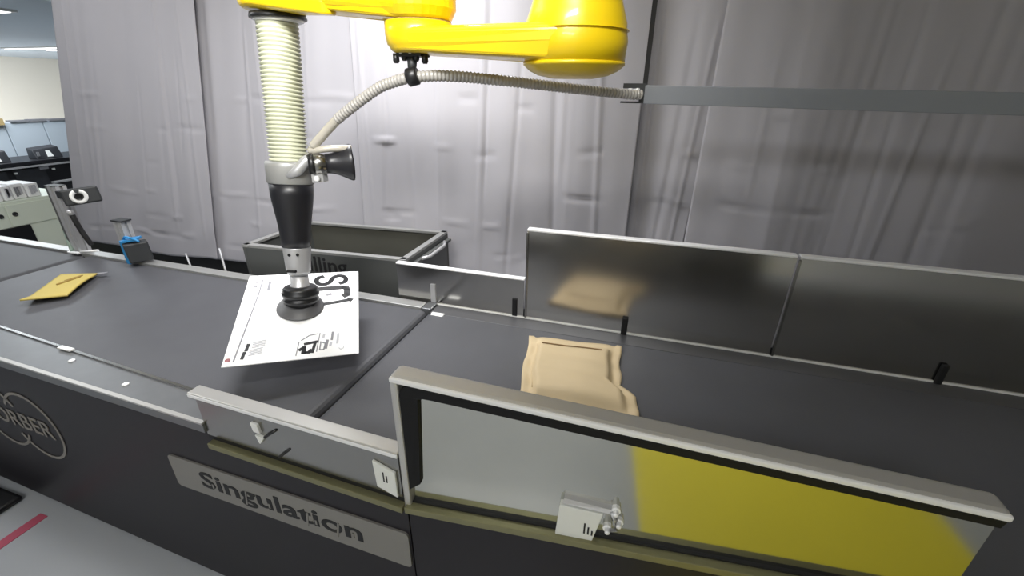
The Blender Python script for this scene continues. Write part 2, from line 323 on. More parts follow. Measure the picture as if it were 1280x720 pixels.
slab(MB(), -4.0, -0.297, y1, 0.0, 0.012, 0.850, 0.889).build('rail_lip', M['rail'], rp, bevel=0.003)
slab(MB(), -4.0, -0.297, y1, 0.0, 0.0135, 0.884, 0.8905).build('painted_highlight', M['steel_sheen'], rp)  # rail edge highlight laid on as a lighter strip
MB().hexa([(-4, yin(-4) + .003, .889), (-.33, yin(-.33) + .003, .889), (-.33, yin(-.33) + .013, .889), (-4, yin(-4) + .013, .889), (-4, yin(-4) + .003, .895), (-.33, yin(-.33) + .003, .895), (-.33, yin(-.33) + .013, .895), (-4, yin(-4) + .013, .895)]).build('wear_strip', M['steel_dark'], rp)
for x, y in ((-1.06, -.035), (-.72, -.075), (-.375, -.075)): MB().lathe((x, y, .889), (0, 0, 1), [(0, .011), (.003, .011), (.005, .007)], 12).build('screw', M['steel_bright'], rp)
MB().box((-1.20, 0.0, .893), (-1.13, .018, .899)).build('clip', M['white'], rp)
MB().box((-4.0, 0.757, 0.86), (-0.03, 0.818, 0.899)).build('far_rail', M['bin_rim'], CV, bevel=0.003)
MB().box((-0.028, 0.757, 0.86), (0.02, 0.83, 0.897)).build('rail_end', M['rail'], CV, bevel=0.003)
slab(MB(), -0.285, 0.405, y1, 0.0, 0.024, 0.804, 0.824).build('channel', M['olive'], CV, bevel=0.002)
slab(MB(), -0.30, 0.405, y1, -0.012, 0.003, 0.824, 0.842).build('channel_gap', M['ink'], CV)
# low near guard
G = slab(MB(), -0.298, 0.398, y1, -0.004, 0.004, 0.840, 0.992).build('low_guard', M['steel'], CV)
slab(MB(), -0.326, 0.398, y1, -0.036, 0.006, 0.984, 0.994).build('guard_flange', M['steel_sheen'], G, bevel=0.003)
slab(MB(), -0.326, 0.398, y1, 0.0, 0.008, 0.978, 0.991).build('painted_highlight', M['steel_bright'], G, bevel=0.003)  # flange edge highlight built as a pale strip
a = MB(); xx = -0.083
a.hexa([(xx + .002, y1(xx) - .014, .925), (xx + .026, y1(xx) - .014, .922), (xx + .026, y1(xx) - .004, .922), (xx + .002, y1(xx) - .004, .925), (xx - .002, y1(xx) - .014, .957), (xx + .022, y1(xx) - .014, .954), (xx + .022, y1(xx) - .004, .954), (xx - .002, y1(xx) - .004, .957)])
S = a.build('mirror_tab', M['white'], G, bevel=0.002)
MB().hexa([(xx + .014, y1(xx) - .014, .885), (xx + .018, y1(xx) - .014, .885), (xx + .018, y1(xx) - .004, .885), (xx + .014, y1(xx) - .004, .885), (xx + .006, y1(xx) - .014, .914), (xx + .036, y1(xx) - .014, .910), (xx + .036, y1(xx) - .004, .910), (xx + .006, y1(xx) - .004, .914)]).build('tab_bracket', M['block'], G)
MB().cyl((xx + .04, y1(xx) - .012, .915), (xx + .085, y1(xx) - .006, .950), .0045, 8).build('slot_mark', M['black'], G)
MB().cyl((xx + .075, y1(xx) - .012, .850), (xx + .118, y1(xx) - .006, .890), .0045, 8).build('slot_mark', M['black'], G)
def block(parent, name, fy, p, n0, n1):   # p: four (x, z) corners in the front plane
    return MB().hexa([(p[3][0], fy(p[3][0]) - n1, p[3][1]), (p[2][0], fy(p[2][0]) - n1, p[2][1]), (p[2][0], fy(p[2][0]) - n0, p[2][1]), (p[3][0], fy(p[3][0]) - n0, p[3][1]),
                      (p[0][0], fy(p[0][0]) - n1, p[0][1]), (p[1][0], fy(p[1][0]) - n1, p[1][1]), (p[1][0], fy(p[1][0]) - n0, p[1][1]), (p[0][0], fy(p[0][0]) - n0, p[0][1])]).build(name, M['block'], parent, bevel=0.002)
def fine_print(parent, fy, x, z, n, rows):
    for k in range(rows):
        MB().hexa([(x + k * .009, fy(x) - n - .0008, z), (x + k * .009 + .004, fy(x) - n - .0008, z), (x + k * .009 + .004, fy(x) - n + .001, z), (x + k * .009, fy(x) - n + .001, z), (x + k * .009, fy(x) - n - .0008, z + .034 - .01 * k), (x + k * .009 + .004, fy(x) - n - .0008, z + .034 - .01 * k), (x + k * .009 + .004, fy(x) - n + .001, z + .034 - .01 * k), (x + k * .009, fy(x) - n + .001, z + .034 - .01 * k)]).build('fine_print', M['ink'], parent)
b1 = block(G, 'sensor_block', y1, ((.322, .952), (.388, .930), (.388, .842), (.326, .862)), 0.004, 0.012)
fine_print(b1, y1, .350, .888, 0.012, 2)
# Singulation plate, slightly tilted
tz = (0.702 - 0.679) / 0.95
def pl(x, h): return V((x, y1(x) - 0.004, 0.527 + tz * (x + 0.55) + h))   # h: height above the lower edge
a = MB(); cor = []
for cx, ch, a0 in ((.385, .018, -90), (.385, .132, 0), (-.535, .132, 90), (-.535, .018, 180)):
    for k in range(5):
        t_ = math.radians(a0 + 90 * k / 4); cor.append((cx + .015 * math.cos(t_), ch + .015 * math.sin(t_)))
a.rings([[pl(x, h) + V((0, .004, 0)) for x, h in cor], [pl(x, h) + V((0, -.002, 0)) for x, h in cor]], smooth=False)
SP = a.build('sign_plate', M['plate'], CV)
lx = (pl(.3, 0) - pl(-.3, 0)).normalized()
st = text('lettering', 'Singulation', pl(-.415, .022) + V((0, -.002, 0)), lx, (0, 0, 1), 0.655, 0.096, M['ink'], SP, 0.0012, bold=0.018)
for x in (-.362, -.215, -.118, .035, .068, .150, .205): # stencil bridges across the letters
    p = pl(x, .062) + V((0, -.0028, 0)); MB().obox(p, lx * .0035, (0, .0012, 0), V((.006, 0, .032)) if x in (-.215, .035, .15) else V((0, 0, .010))).build('stencil_bridge', M['plate'], SP)
# round emblem on the panel
def lp(x, z): return V((x, y1(x) - 0.0025, z))
def arc(cx, cz, r, a0, a1, wd, n=48):
    vs = []; fs = []
    for k in range(n + 1):
        t_ = math.radians(a0 + (a1 - a0) * k / n)
        vs += [lp(cx + (r - wd) * math.cos(t_), cz + (r - wd) * math.sin(t_)), lp(cx + r * math.cos(t_), cz + r * math.sin(t_))]
    for k in range(n): fs.append((2 * k, 2 * k + 1, 2 * k + 3, 2 * k + 2))
    return vs, fs
EM = MB()
EM.add(*arc(-1.370, 0.545, 0.168, -139, 139, 0.012)); EM.add(*arc(-1.370, 0.545, 0.168, 139, 152, 0.012)); EM.add(*arc(-1.370, 0.545, 0.168, -152, -139, 0.012))
EM.add(*arc(-1.605, 0.545, 0.168, 28, 332, 0.012))
em = EM.build('emblem_rings', M['logo'], CV, thick=0.002)
text('emblem_lettering', 'K\u00d6RBER', lp(-1.720, .507), (lp(-1, 0) - lp(-2, 0)), (0, 0, 1), 0.465, 0.105, M['logo'], em, 0.001, bold=0.004)
for x in (-3.6, -1.52, -.9, 0.2):
    f = MB().lathe((x, y1(x) + .05, 0), (0, 0, 1), [(0, .03), (.012, .03), (.02, .012), (.12, .012)], 14).build('levelling_foot', M['black'], CV)
# upstream belt at the left end
rbelt(-3.98, -2.302, yin(-3.98), yin(-2.302), 0.755, Z).build('upstream_belt', M['belt_dark'], CV)
MB().cyl((-2.33, .09, .845), (-2.33, .75, .845), .026).build('roller', M['alu'], CV)
o = MB().box((-2.6, -.27, 0.0), (-1.765, -.12, .03)).build('cable_duct', M['black'], None, bevel=0.02)
o['label'] = 'low black cable duct on the floor at the foot of the conveyor, left edge'; o['category'] = 'cable duct'

# right conveyor
C2 = thing('belt_conveyor', 'dark belt conveyor with tall steel side guards, carrying the padded envelope', 'conveyor', (1.2, .3, 0))
rbelt(0.006, 2.9, -0.05, -0.05, 0.742, Z).build('belt', M['belt'], C2)
slab(MB(), .408, 1.6, y2, -.012, 0, .03, .80, .03, .80).build('front_panel', M['body'], C2)
yb = lambda x: y2(1.6)
slab(MB(), 1.6, 3.0, yb, -.012, 0, .03, .80).build('front_panel', M['body'], C2)
MB().box((.412, .852, .03), (2.95, .864, .86)).build('back_panel', M['body'], C2)
MB().box((.03, .02, .70), (2.9, .84, .80)).build('bed', M['alu_dark'], C2)
MB().box((.022, .744, .86), (2.95, .836, .886)).build('far_plate', M['plate_dark'], C2, bevel=0.002)
MB().hexa([(.41, y2(.41) + .01, .84), (1.15, y2(1.15) + .01, .84), (1.15, -.052, .84), (.41, -.052, .84), (.41, y2(.41) + .01, .88), (1.15, y2(1.15) + .01, .88), (1.15, -.052, .88), (.41, -.052, .88)]).build('near_plate', M['rail'], C2)
slab(MB(), .410, 1.6, y2, 0, .024, .805, .826, .871, .892).build('channel', M['olive'], C2, bevel=0.002)
slab(MB(), .410, 1.6, y2, -.012, .003, .826, .831, .892, .897).build('channel_gap', M['ink'], C2)
slab(MB(), .410, 1.6, y2, -.012, 0.0005, .79, .81, .80, .88).build('front_panel_top', M['body'], C2)
# roller end and small tail piece in the far corner of the gap
MB().lathe((.035, .742, .872), (1, 0, 0), [(0, .020), (.055, .020), (.06, .016)], 16).build('roller_end', M['white'], C2)
# tall near guard
zt = lambda x: 1.237 - .0636 * (x - .41); zb = lambda x: .830 + .0555 * (x - .41)
def guardbar(x0, x1, n0, n1, dz0, dz1): return slab(MB(), x0, x1, y2, n0, n1, zt(x0) - dz0, zt(x0) - dz1, zt(x1) - dz0, zt(x1) - dz1)
XG = 1.60
NG = slab(MB(), .412, XG, y2, -.012, -.006, zb(.412), zt(.412) - .01, zb(XG), zt(XG) - .01).build('tall_guard', M['steel_mirror'], C2)
guardbar(.405, XG, -.040, .012, .024, 0).build('top_rail', M['steel_sheen'], NG, bevel=0.010)
guardbar(.406, XG, .004, .0155, .018, .004).build('painted_highlight', M['steel_bright'], NG, bevel=0.004)  # pale strip standing in for the specular highlight on the rounded edge
slab(MB(), .404, .424, y2, -.012, .012, .80, zt(.404) - .008, .80, zt(.424) - .008).build('side_rail', M['steel_sheen'], NG, bevel=0.006)
# raised black band inside the guard frame, rounded at the corner
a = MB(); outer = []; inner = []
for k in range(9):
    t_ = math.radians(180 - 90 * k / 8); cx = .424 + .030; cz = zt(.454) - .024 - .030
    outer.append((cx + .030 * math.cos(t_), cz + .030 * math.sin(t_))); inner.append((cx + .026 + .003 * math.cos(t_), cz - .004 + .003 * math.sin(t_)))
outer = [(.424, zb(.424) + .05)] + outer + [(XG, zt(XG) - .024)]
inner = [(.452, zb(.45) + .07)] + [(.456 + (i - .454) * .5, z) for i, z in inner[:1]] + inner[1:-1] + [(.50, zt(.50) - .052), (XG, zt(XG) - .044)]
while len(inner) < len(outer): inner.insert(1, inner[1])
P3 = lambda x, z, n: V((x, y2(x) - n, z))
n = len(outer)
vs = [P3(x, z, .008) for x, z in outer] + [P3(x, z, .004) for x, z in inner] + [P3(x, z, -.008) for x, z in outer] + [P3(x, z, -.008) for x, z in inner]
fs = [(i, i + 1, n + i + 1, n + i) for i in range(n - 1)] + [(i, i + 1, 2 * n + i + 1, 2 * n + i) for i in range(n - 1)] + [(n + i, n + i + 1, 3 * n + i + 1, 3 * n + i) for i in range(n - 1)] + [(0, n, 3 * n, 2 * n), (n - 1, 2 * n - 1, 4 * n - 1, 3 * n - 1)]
a.add(vs, fs).build('corner_band', M['black_band'], NG)
b2 = block(NG, 'sensor_block', y2, ((.812, .948), (.912, .946), (.890, .826), (.805, .832)), -.006, .014)
fine_print(b2, y2, .872, .872, .014, 3)
MB().hexa([P3(.818, .952, .011), P3(.93, .950, .011), P3(.93, .950, -.01), P3(.818, .952, -.01), P3(.820, .964, .006), P3(.93, .958, .006), P3(.93, .962, -.01), P3(.818, .968, -.01)]).build('sensor_bracket', M['alu'], b2)
for x, z in ((.938, .955), (.925, .893), (.948, .92)):
    MB().lathe(P3(x, z, -.006), (0.05, -1, 0.1), [(0, .011), (.012, .011), (.012, .006), (.024, .006), (.026, .003)], 8, smooth=False).build('bolt', M['steel_bright'], b2)
MB().tube([P3(.925, .89, .006), P3(.945, .905, .012), P3(.94, .935, .012), P3(.93, .955, .008)], .005, 8).build('wire_clip', M['alu'], b2)
# guards on the far side
FG = MB().box((-.19, .836, .875), (.447, .844, 1.075)).build('low_far_guard', M['steel_dark'], C2)
MB().box((-.19, .832, 1.070), (.449, .862, 1.078)).build('guard_flange', M['steel_bright'], FG, bevel=0.003)
MB().box((.394, .830, .876), (.418, .838, .978)).build('slot_post', M['ink'], FG, bevel=0.005)
MB().box((-.012, .829, .897), (.012, .837, .99)).build('light_strip', M['alu'], FG)
MB().box((-.0, .829, .886), (2.46, .837, .891)).build('edge_strip', M['white'], C2)  # white strip standing in for the specular line below the far guards
for x0, x1, xs in ((.456, 1.455, .895), (1.463, 2.6, 2.0)):
    FT = MB().box((x0, .836, .875), (x1, .844, 1.303)).build('tall_far_guard', M['steel_dark'], C2)
    MB().box((x0, .832, 1.297), (x1, .866, 1.307)).build('guard_flange', M['steel_bright'], FT, bevel=0.003)
    MB().box((x0 - .002, .83, .88), (x0 + .006, .84, 1.29)).build('seam_edge', M['steel'], FT)
    MB().box((xs - .012, .822, .872), (xs + .012, .835, .966)).build('slot_post', M['ink'], FT, bevel=0.005)
for x in (.6, 2.6):
    for y in (-.02, .80): MB().lathe((x, y, 0), (0, 0, 1), [(0, .03), (.012, .03), (.02, .012), (.70, .012)], 14).build('levelling_foot', M['black'], C2)

# ------------------------------------------------------------------ bin behind the conveyor
BN = thing('culling_bin', 'open grey bin with aluminium rim behind the belt, lettered on its front', 'bin', (-.72, 1.2, 0))
A_, B_, C_, D_ = V((-1.21, .905, 0)), V((-.23, .985, 0)), V((-.24, 1.52, 0)), V((-1.20, 1.43, 0))
def wall(p, q, z0, z1, th, name, m_, par):
    d = (q - p).normalized(); n_ = V((-d.y, d.x, 0)) * th
    return MB().hexa([p + V((0, 0, z0)), q + V((0, 0, z0)), q + n_ + V((0, 0, z0)), p + n_ + V((0, 0, z0)), p + V((0, 0, z1)), q + V((0, 0, z1)), q + n_ + V((0, 0, z1)), p + n_ + V((0, 0, z1))]).build(name, m_, par, bevel=0.002)
fw = wall(A_, B_, .05, 1.018, .02, 'front_wall', M['bin'], BN); wall(B_, C_, .05, 1.018, .02, 'side_wall', M['bin'], BN)
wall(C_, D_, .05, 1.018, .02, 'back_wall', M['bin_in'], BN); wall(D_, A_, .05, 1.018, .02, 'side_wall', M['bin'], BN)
for p, q in ((A_, B_), (B_, C_), (C_, D_), (D_, A_)): wall(p, q, 1.016, 1.032, .034, 'rim', M['bin_rim'], BN)
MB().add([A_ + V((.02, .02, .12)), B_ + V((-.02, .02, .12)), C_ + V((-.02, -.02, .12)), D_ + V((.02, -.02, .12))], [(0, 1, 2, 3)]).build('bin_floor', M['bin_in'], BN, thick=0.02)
dx = (B_ - A_).normalized()
text('lettering', 'Culling', A_ + dx * .285 + V((0, -.0015, .885)), dx, (0, 0, 1), .355, .118, M['ink'], BN, 0.001, bold=0.012)
hd = MB().tube([B_ + V((.03, .12, 1.0)), B_ + V((.055, .16, 1.0)), B_ + V((.05, .36, 1.0)), B_ + V((.02, .42, 1.0))], .010, 8).build('side_handle', M['alu'], BN)
MB().obox(B_ + V((.010, .27, .985)), (.012, 0, 0), (0, .24, 0), (0, 0, .008)).build('side_channel', M['alu_dark'], BN)
for p in (A_ + V((.05, .05, 0)), B_ + V((-.05, .05, 0)), C_ + V((-.05, -.05, 0)), D_ + V((.05, -.05, 0))): MB().cyl(p, p + V((0, 0, .06)), .03, 14).build('castor', M['black'], BN)

# ------------------------------------------------------------------ sensor posts on the far rail
def profile(mb, c, ax, ay, h, cut=True):      # slotted aluminium extrusion, cross axes ax, ay (half vectors), height vector h
    c, ax, ay, h = V(c), V(ax), V(ay), V(h); pts = []
    for sx, sy in ((1, 0), (0, 1), (-1, 0), (0, -1)):
        e = ax * sx + ay * sy; t_ = V((-0, 0, 0)) + (ay * sx - ax * sy)
        pts += [c + e - t_, c + e - t_ * .28, c + e * .62 - t_ * .28, c + e * .62 + t_ * .28, c + e + t_ * .28]
    return mb.rings([pts, [p + h for p in pts]], smooth=False)
P1 = thing('camera_post', 'taller aluminium post with a ring-lit camera, on the far rail at the left', 'camera post', (-2.40, .79, .899))
lean = V((0, 0, 1))
profile(MB(), (-2.372, .79, .899), (.038, 0, 0), (0, .026, 0), V((0, 0, .400))).build('upright', M['alu'], P1)
MB().box((-2.430, .765, .899), (-2.411, .815, 1.295)).build('cable_channel', M['alu_dark'], P1)
MB().box((-2.432, .764, 1.297), (-2.334, .816, 1.301)).build('end_cap', M['devgrey'], P1)
cl_ = V((.45, .885, .055)).normalized(); cn_ = V((.885, -.45, .12)).normalized(); cu_ = cn_.cross(cl_)
cc_ = V((-2.222, .81, 1.246))
CAM = MB().obox(cc_, cl_ * .082, cn_ * .028, cu_ * .046).build('camera_body', M['devgrey'], P1, bevel=0.01)
rc = cc_ - cl_ * .012 + cn_ * .029; rn = cn_; ax_ = cl_; az_ = rn.cross(ax_)
rg = MB(); segs = 34; ro = []; 
for k in range(segs + 1):
    t_ = math.radians(110 + 320 * k / segs)
    ro.append([rc + (ax_ * math.cos(t_) + az_ * math.sin(t_)) * rr + rn * dn for rr, dn in ((.021, 0), (.040, 0), (.040, .006), (.021, .006))])
rg.rings(ro).build('ring_light', M['white'], CAM)
MB().lathe(rc - rn * .002, rn, [(0, .020), (.012, .020), (.012, .015), (.007, .014)], 22).build('lens', M['glass'], CAM)
MB().box((-2.335, .755, 1.235), (-2.26, .79, 1.275)).build('camera_clamp', M['devgrey'], CAM)
cb = MB().tube(spline([(-2.30, .77, 1.155), (-2.29, .77, 1.10), (-2.285, .775, 1.05), (-2.275, .78, 1.0), (-2.27, .79, .95)], 24)[0], .014, 10).build('camera_cable', M['black'], P1)
MB().cyl((-2.305, .77, 1.165), (-2.297, .77, 1.135), .017, 12).build('cable_plug', M['alu'], P1)
MB().tube(spline([(-2.43, .80, 1.24), (-2.48, .82, 1.17), (-2.515, .82, 1.10), (-2.48, .80, 1.03), (-2.43, .77, .96), (-2.405, .755, .902)], 36)[0], .011, 8).build('signal_cable', M['cable'], P1)
MB().box((-2.42, .735, .897), (-2.33, .757, .905)).build('base_bracket', M['steel_bright'], P1); MB().cyl((-2.32, .75, .91), (-2.20, .775, .925), .007, 8).build('clamp_rod', M['steel_bright'], P1)
P2 = thing('sensor_post', 'shorter aluminium post with a black box on a blue bracket, on the far rail', 'sensor post', (-1.93, .79, .899))
profile(MB(), (-1.93, .79, .899), (.032, 0, 0), (0, .026, 0), V((0, 0, .232))).build('upright', M['alu'], P2)
MB().box((-1.968, .760, 1.130), (-1.885, .818, 1.138)).build('end_cap', M['devgrey'], P2)
br = MB().obox((-1.880, .755, .965), (.014, 0, 0), (0, .034, 0), (0, 0, .070)).build('bracket', M['blue'], P2, bevel=0.004)
MB().obox((-1.85, .76, 1.036), (.032, .022, .004), (.018, -.026, 0), (0, 0, .006)).build('bracket_lip', M['blue'], br)
MB().tube(spline([(-1.90, .75, 1.03), (-1.86, .74, 1.055), (-1.82, .745, 1.05), (-1.79, .76, 1.03)], 14)[0], .006, 8).build('blue_cable', M['blue'], br)
MB().obox((-1.835, .765, .965), (.025, .050, .0), (.030, -.016, 0), (-.005, 0, .056)).build('sensor_box', M['devgrey'], P2, bevel=0.008)

# ------------------------------------------------------------------ robot arm
RB = thing('robot_arm', 'yellow jointed robot arm hanging over the conveyor at the top', 'robot arm', (.664, .512, 3.1))
def hull(c1, r1, c2, r2, n=18):
    (xa, ya), (xb, yb_) = c1, c2; d = math.hypot(xb - xa, yb_ - ya); th = math.atan2(yb_ - ya, xb - xa); al = math.acos(max(-1, min(1, (r1 - r2) / d)))
    pts = [(xb + r2 * math.cos(th + t_), yb_ + r2 * math.sin(th + t_), 1) for t_ in [-al + 2 * al * k / n for k in range(n + 1)]]
    pts += [(xa + r1 * math.cos(th + t_), ya + r1 * math.sin(th + t_), 0) for t_ in [al + (2 * math.pi - 2 * al) * k / n for k in range(n + 1)]]
    return pts
def hulls(c1, c2, layers):   # layers: (r1, r2, z at c1, z at c2)
    rs = []
    for r1, r2, z1, z2 in layers:
        d = V((c2[0] - c1[0], c2[1] - c1[1])); L2 = d.length_squared; R = []
        for x, y, e in hull(c1, r1, c2, r2):
            t_ = max(0, min(1, ((x - c1[0]) * d.x + (y - c1[1]) * d.y) / L2)); t_ = t_ * t_ * (3 - 2 * t_); R.append((x, y, z1 + (z2 - z1) * t_))
        rs.append(R)
    return MB().rings(rs, smooth=False)
H = (0.6638, 0.5118); J = (0.21, 0.4648); E_ = (-0.2973, 0.4789)
o = hulls(H, J, [(0.1174, 0.0705, 1.9021, 1.9256), (0.1334, 0.0827, 1.9058, 1.9303), (0.1390, 0.0921, 1.9472, 1.9472), (0.1390, 0.0977, 1.9754, 1.9754), (0.1221, 0.0940, 1.9894, 1.9857)]).build('lower_link', M['yellow'], RB, bevel=0.006)
hub = MB().lathe((H[0], H[1], 0), (0, 0, 1), [(1.9021, 0.1315), (1.9040, 0.1409), (1.9519, 0.1447), (1.9744, 0.1400), (1.9782, 0.1390), (1.9941, 0.1381), (2.0176, 0.1297), (2.0740, 0.1109), (2.1773, 0.1052), (2.2713, 0.1174)], 40).build('shoulder_hub', M['yellow'], RB)
MB().lathe((H[0], H[1], 0), (0, 0, 1), [(1.9030, 0.1419), (1.8955, 0.1428), (1.8927, 0.1390), (1.8805, 0.1240), (1.8692, 0.0986), (1.8617, 0.0564)], 40).build('hub_cover', M['yellow'], hub)
MB().lathe((H[0], H[1], 0), (0, 0, 1), [(1.9768, 0.1442), (1.9768, 0.1452), (1.9786, 0.1452), (1.9786, 0.1442)], 40).build('seam', M['yellow'], hub)
MB().lathe((H[0], H[1], 0), (0, 0, 1), [(2.26, .10), (3.06, .12), (3.06, .20), (3.10, .20)], 32).build('ceiling_mount', M['grey'], RB)
el = MB().lathe((J[0], J[1], 0), (0, 0, 1), [(1.9256, 0.0564), (1.9293, 0.0770), (1.9472, 0.0940), (1.9754, 0.0977), (2.0045, 0.0968)], 36).build('elbow_joint', M['yellow'], RB)
MB().lathe((J[0], J[1], 0), (0, 0, 1), [(2.0026, 0.0954), (2.0073, 0.0954)], 36).build('joint_seam', M['kraft_print'], el)
o = hulls(J, E_, [(0.0921, 0.0705, 2.0073, 2.0627), (0.0977, 0.0799, 2.0270, 2.0693), (0.1052, 0.0940, 2.0505, 2.0928), (0.1052, 0.0940, 2.1773, 2.1773), (0.0846, 0.0752, 2.2055, 2.1961)]).build('upper_link', M['yellow'], RB, bevel=0.006)
o = hulls(J, (0.0738, 0.4648), [(0.0940, 0.0658, 2.0064, 2.0317), (0.1109, 0.0846, 2.0364, 2.0552), (0.1109, 0.0846, 2.1304, 2.1304)]).build('elbow_cover', M['yellow'], RB, bevel=0.01)
eh = hulls(E_, (-0.0578, 0.4084), [(0.0940, 0.0188, 2.0533, 2.0251), (0.1052, 0.0263, 2.0590, 2.0233), (0.1109, 0.0319, 2.0834, 2.0533), (0.1052, 0.0282, 2.2337, 2.1022)]).build('wrist_housing', M['yellow'], RB, bevel=0.006)
MB().lathe((E_[0], E_[1], -.013), (0, 0, 1), [(2.0571, 0.0827), (2.0458, 0.0864), (2.0421, 0.0846)], 32).build('wrist_flange', M['black'], eh)
MB().lathe((E_[0], E_[1], -.013), (0, 0, 1), [(2.0430, 0.0770), (2.0364, 0.0752), (2.0327, 0.0658)], 32).build('chrome_ring', M['steel_bright'], eh)

# ------------------------------------------------------------------ vacuum gripper
VG = thing('vacuum_gripper', 'vacuum gripper with cream corrugated hose and black sleeve, holding the white parcel', 'gripper', (-0.3011, 0.3333, 1.0499))
def ax(z): return V((-0.3011, 0.3333 + .145 * (z - 1.0499), z))
AX = V((0, .145, 1)).normalized(); K = math.sqrt(1 + .145 ** 2)
def alathe(prof, n=32): return MB().lathe(ax(1.0499), AX, [((z - 1.0499) * K, r) for z, r in prof], n)
prof = []; z = 1.5902
while z < 2.0223:
    prof += [(z, .0568), (z + .0038, .0568), (z + .0061, .0632), (z + .0099, .0632)]; z += .0129
prof += [(2.0233, .0565), (2.0411, .0565)]
hs = alathe(prof, 40).build('corrugated_hose', M['hose'], VG)
col = alathe([(1.5197, 0.0738), (1.5225, 0.0766), (1.5761, 0.0784), (1.5873, 0.0780), (1.5930, 0.0742), (1.5930, 0.0582)], 40).build('collar', M['collar'], VG)
bd = alathe([(1.2961, 0.0503), (1.3318, 0.0521), (1.3694, 0.0550), (1.4070, 0.0601), (1.4445, 0.0662), (1.4821, 0.0709), (1.5225, 0.0728)], 40).build('sleeve', M['sleeve'], VG)
ad = alathe([(1.1909, 0.0376), (1.2050, 0.0423), (1.2895, 0.0484), (1.2980, 0.0484)], 32).build('metal_adapter', M['alu'], VG)
for da in (-.35, .25):
    p = ax(1.2782); q = p + V((math.sin(da + .5) * .0475, -math.cos(da + .5) * .0475, .0)); MB().lathe(q, q - p, [(-.004, .0055), (.0025, .0055)], 12).build('screw_hole', M['ink'], ad)
MB().obox(ax(1.2172) + V((.008, -.0415, 0)), (.016, .004, 0), (0, .006, 0), (0, 0, .004)).build('notch', M['ink'], ad)
nk = alathe([(1.1401, 0.0338), (1.1439, 0.0395), (1.1495, 0.0319), (1.1956, 0.0310)], 28).build('neck', M['alu'], VG)
bl = alathe([(1.0687, 0.0470), (1.0781, 0.0526), (1.0856, 0.0620), (1.0950, 0.0639), (1.1007, 0.0564), (1.1044, 0.0564), (1.1101, 0.0658), (1.1213, 0.0667), (1.1270, 0.0601), (1.1345, 0.0620), (1.1420, 0.0545), (1.1467, 0.0395)], 36).build('bellows', M['blackr'], VG)
TL, TR, BL_ = V((-0.5989, 0.3962, 1.1251)), V((-0.2626, 0.6471, 1.0941)), V((-0.3255, -0.0153, 1.0058))
U_, V_ = TR - TL, BL_ - TL; N_ = V_.cross(U_).normalized()
def pp(u, v, h=0.0): return TL + U_ * u + V_ * v + N_ * h
cc = pp(.497, .452)
MB().lathe(cc, N_, [(0.0028, 0.0817), (0.0047, 0.0836), (0.0085, 0.0799), (0.0150, 0.0620), (0.0282, 0.0489)], 40).build('suction_cup', M['cup'], VG)
cl = MB().tube([ax(1.5526) + V((0.0423, -0.0582, 0.0000)), ax(1.5648) + V((0.0705, -0.0423, 0.0075)), ax(1.5817) + V((0.0893, -0.0207, 0.0188)), ax(1.5949) + V((0.1080, -0.0094, 0.0188))], lambda i: (.010, .017, .019, .018)[i], 14).build('branch_pipe', M['alu'], VG)
h0 = V((-0.1874, 0.3897, 1.593)); hx = V((.72, .69, .0)).normalized()
hc = MB().lathe(h0 + hx * .004, hx, [(0.0000, 0.0319), (0.0019, 0.0348), (0.0376, 0.0348), (0.0395, 0.0319)], 28).build('clamp_band', M['steel'], VG)
MB().lathe(h0 - hx * .012, hx, [(0.0000, 0.0319), (0.0169, 0.0376), (0.0188, 0.0338)], 28).build('seal_ring', M['blackr'], VG)
MB().obox(h0 + hx * .026 + V((0, -.012, -.044)), hx * .018, (0, .012, 0), (0, 0, .014)).build('clamp_lug', M['alu'], hc)
MB().lathe(h0 + hx * .026 + V((0, -.022, -.046)), (0, -1, 0), [(0, .011), (.008, .010), (.012, .006)], 16).build('clamp_screw', M['steel_bright'], hc)
MB().lathe(h0 + hx * .042, hx, [(0.0000, 0.0319), (0.0188, 0.0338), (0.0376, 0.0395), (0.0564, 0.0489), (0.0733, 0.0582), (0.0827, 0.0620), (0.0883, 0.0611), (0.0846, 0.0545), (0.0564, 0.0329)], 40).build('horn', M['sleeve'], VG)

# air hose
AH = thing('air_hose', 'clear ribbed air hose arching from the gripper horn to the grey beam', 'hose', (-.2, .42, 1.64))
pts, L = spline([(-0.1846, 0.4084, 1.6512), (-0.1141, 0.4178, 1.7123), (-0.0521, 0.4178, 1.7555), (0.0756, 0.4178, 1.8269), (0.1395, 0.4178, 1.8485), (0.2015, 0.4178, 1.8607), (0.2883, 0.4777, 1.8669), (0.4559, 0.5891, 1.855), (0.6401, 0.716, 1.8368), (0.8, 0.83, 1.823), (0.845, 0.86, 1.822)], 520)
pat = (.0138, .0152, .0166, .0166, .0152)
rib = MB().tube(pts[56:], lambda i: pat[i % 5], 14).build('ribbed_hose', M['clear'], AH)
MB().tube(pts[:60], .0148, 14).build('smooth_end', M['clear_smooth'], AH)
MB().tube(spline([(-0.1818, 0.4131, 1.6512), (-0.2006, 0.4131, 1.64), (-0.1912, 0.4066, 1.6343), (-0.1517, 0.4131, 1.6418), (-0.1094, 0.4413, 1.6437), (-0.0813, 0.4695, 1.6418)], 40)[0], .0111, 12).build('elbow_tube', M['clear_smooth'], AH)
HC = thing('hose_clamp', 'black swivel clamp under the elbow joint gripping the air hose', 'clamp', (0.2015, 0.4178, 1.8607))
MB().lathe((0.1865, 0.416, 1.8589), (1, .2, .25), [(0.0000, 0.0197), (0.0038, 0.0254), (0.0319, 0.0254), (0.0357, 0.0197)], 20).build('clamp_ring', M['black'], HC)
MB().cyl((0.2025, 0.4197, 1.8767), (0.1978, 0.4366, 1.919), .012, 12, .016).build('stem', M['devgrey'], HC)
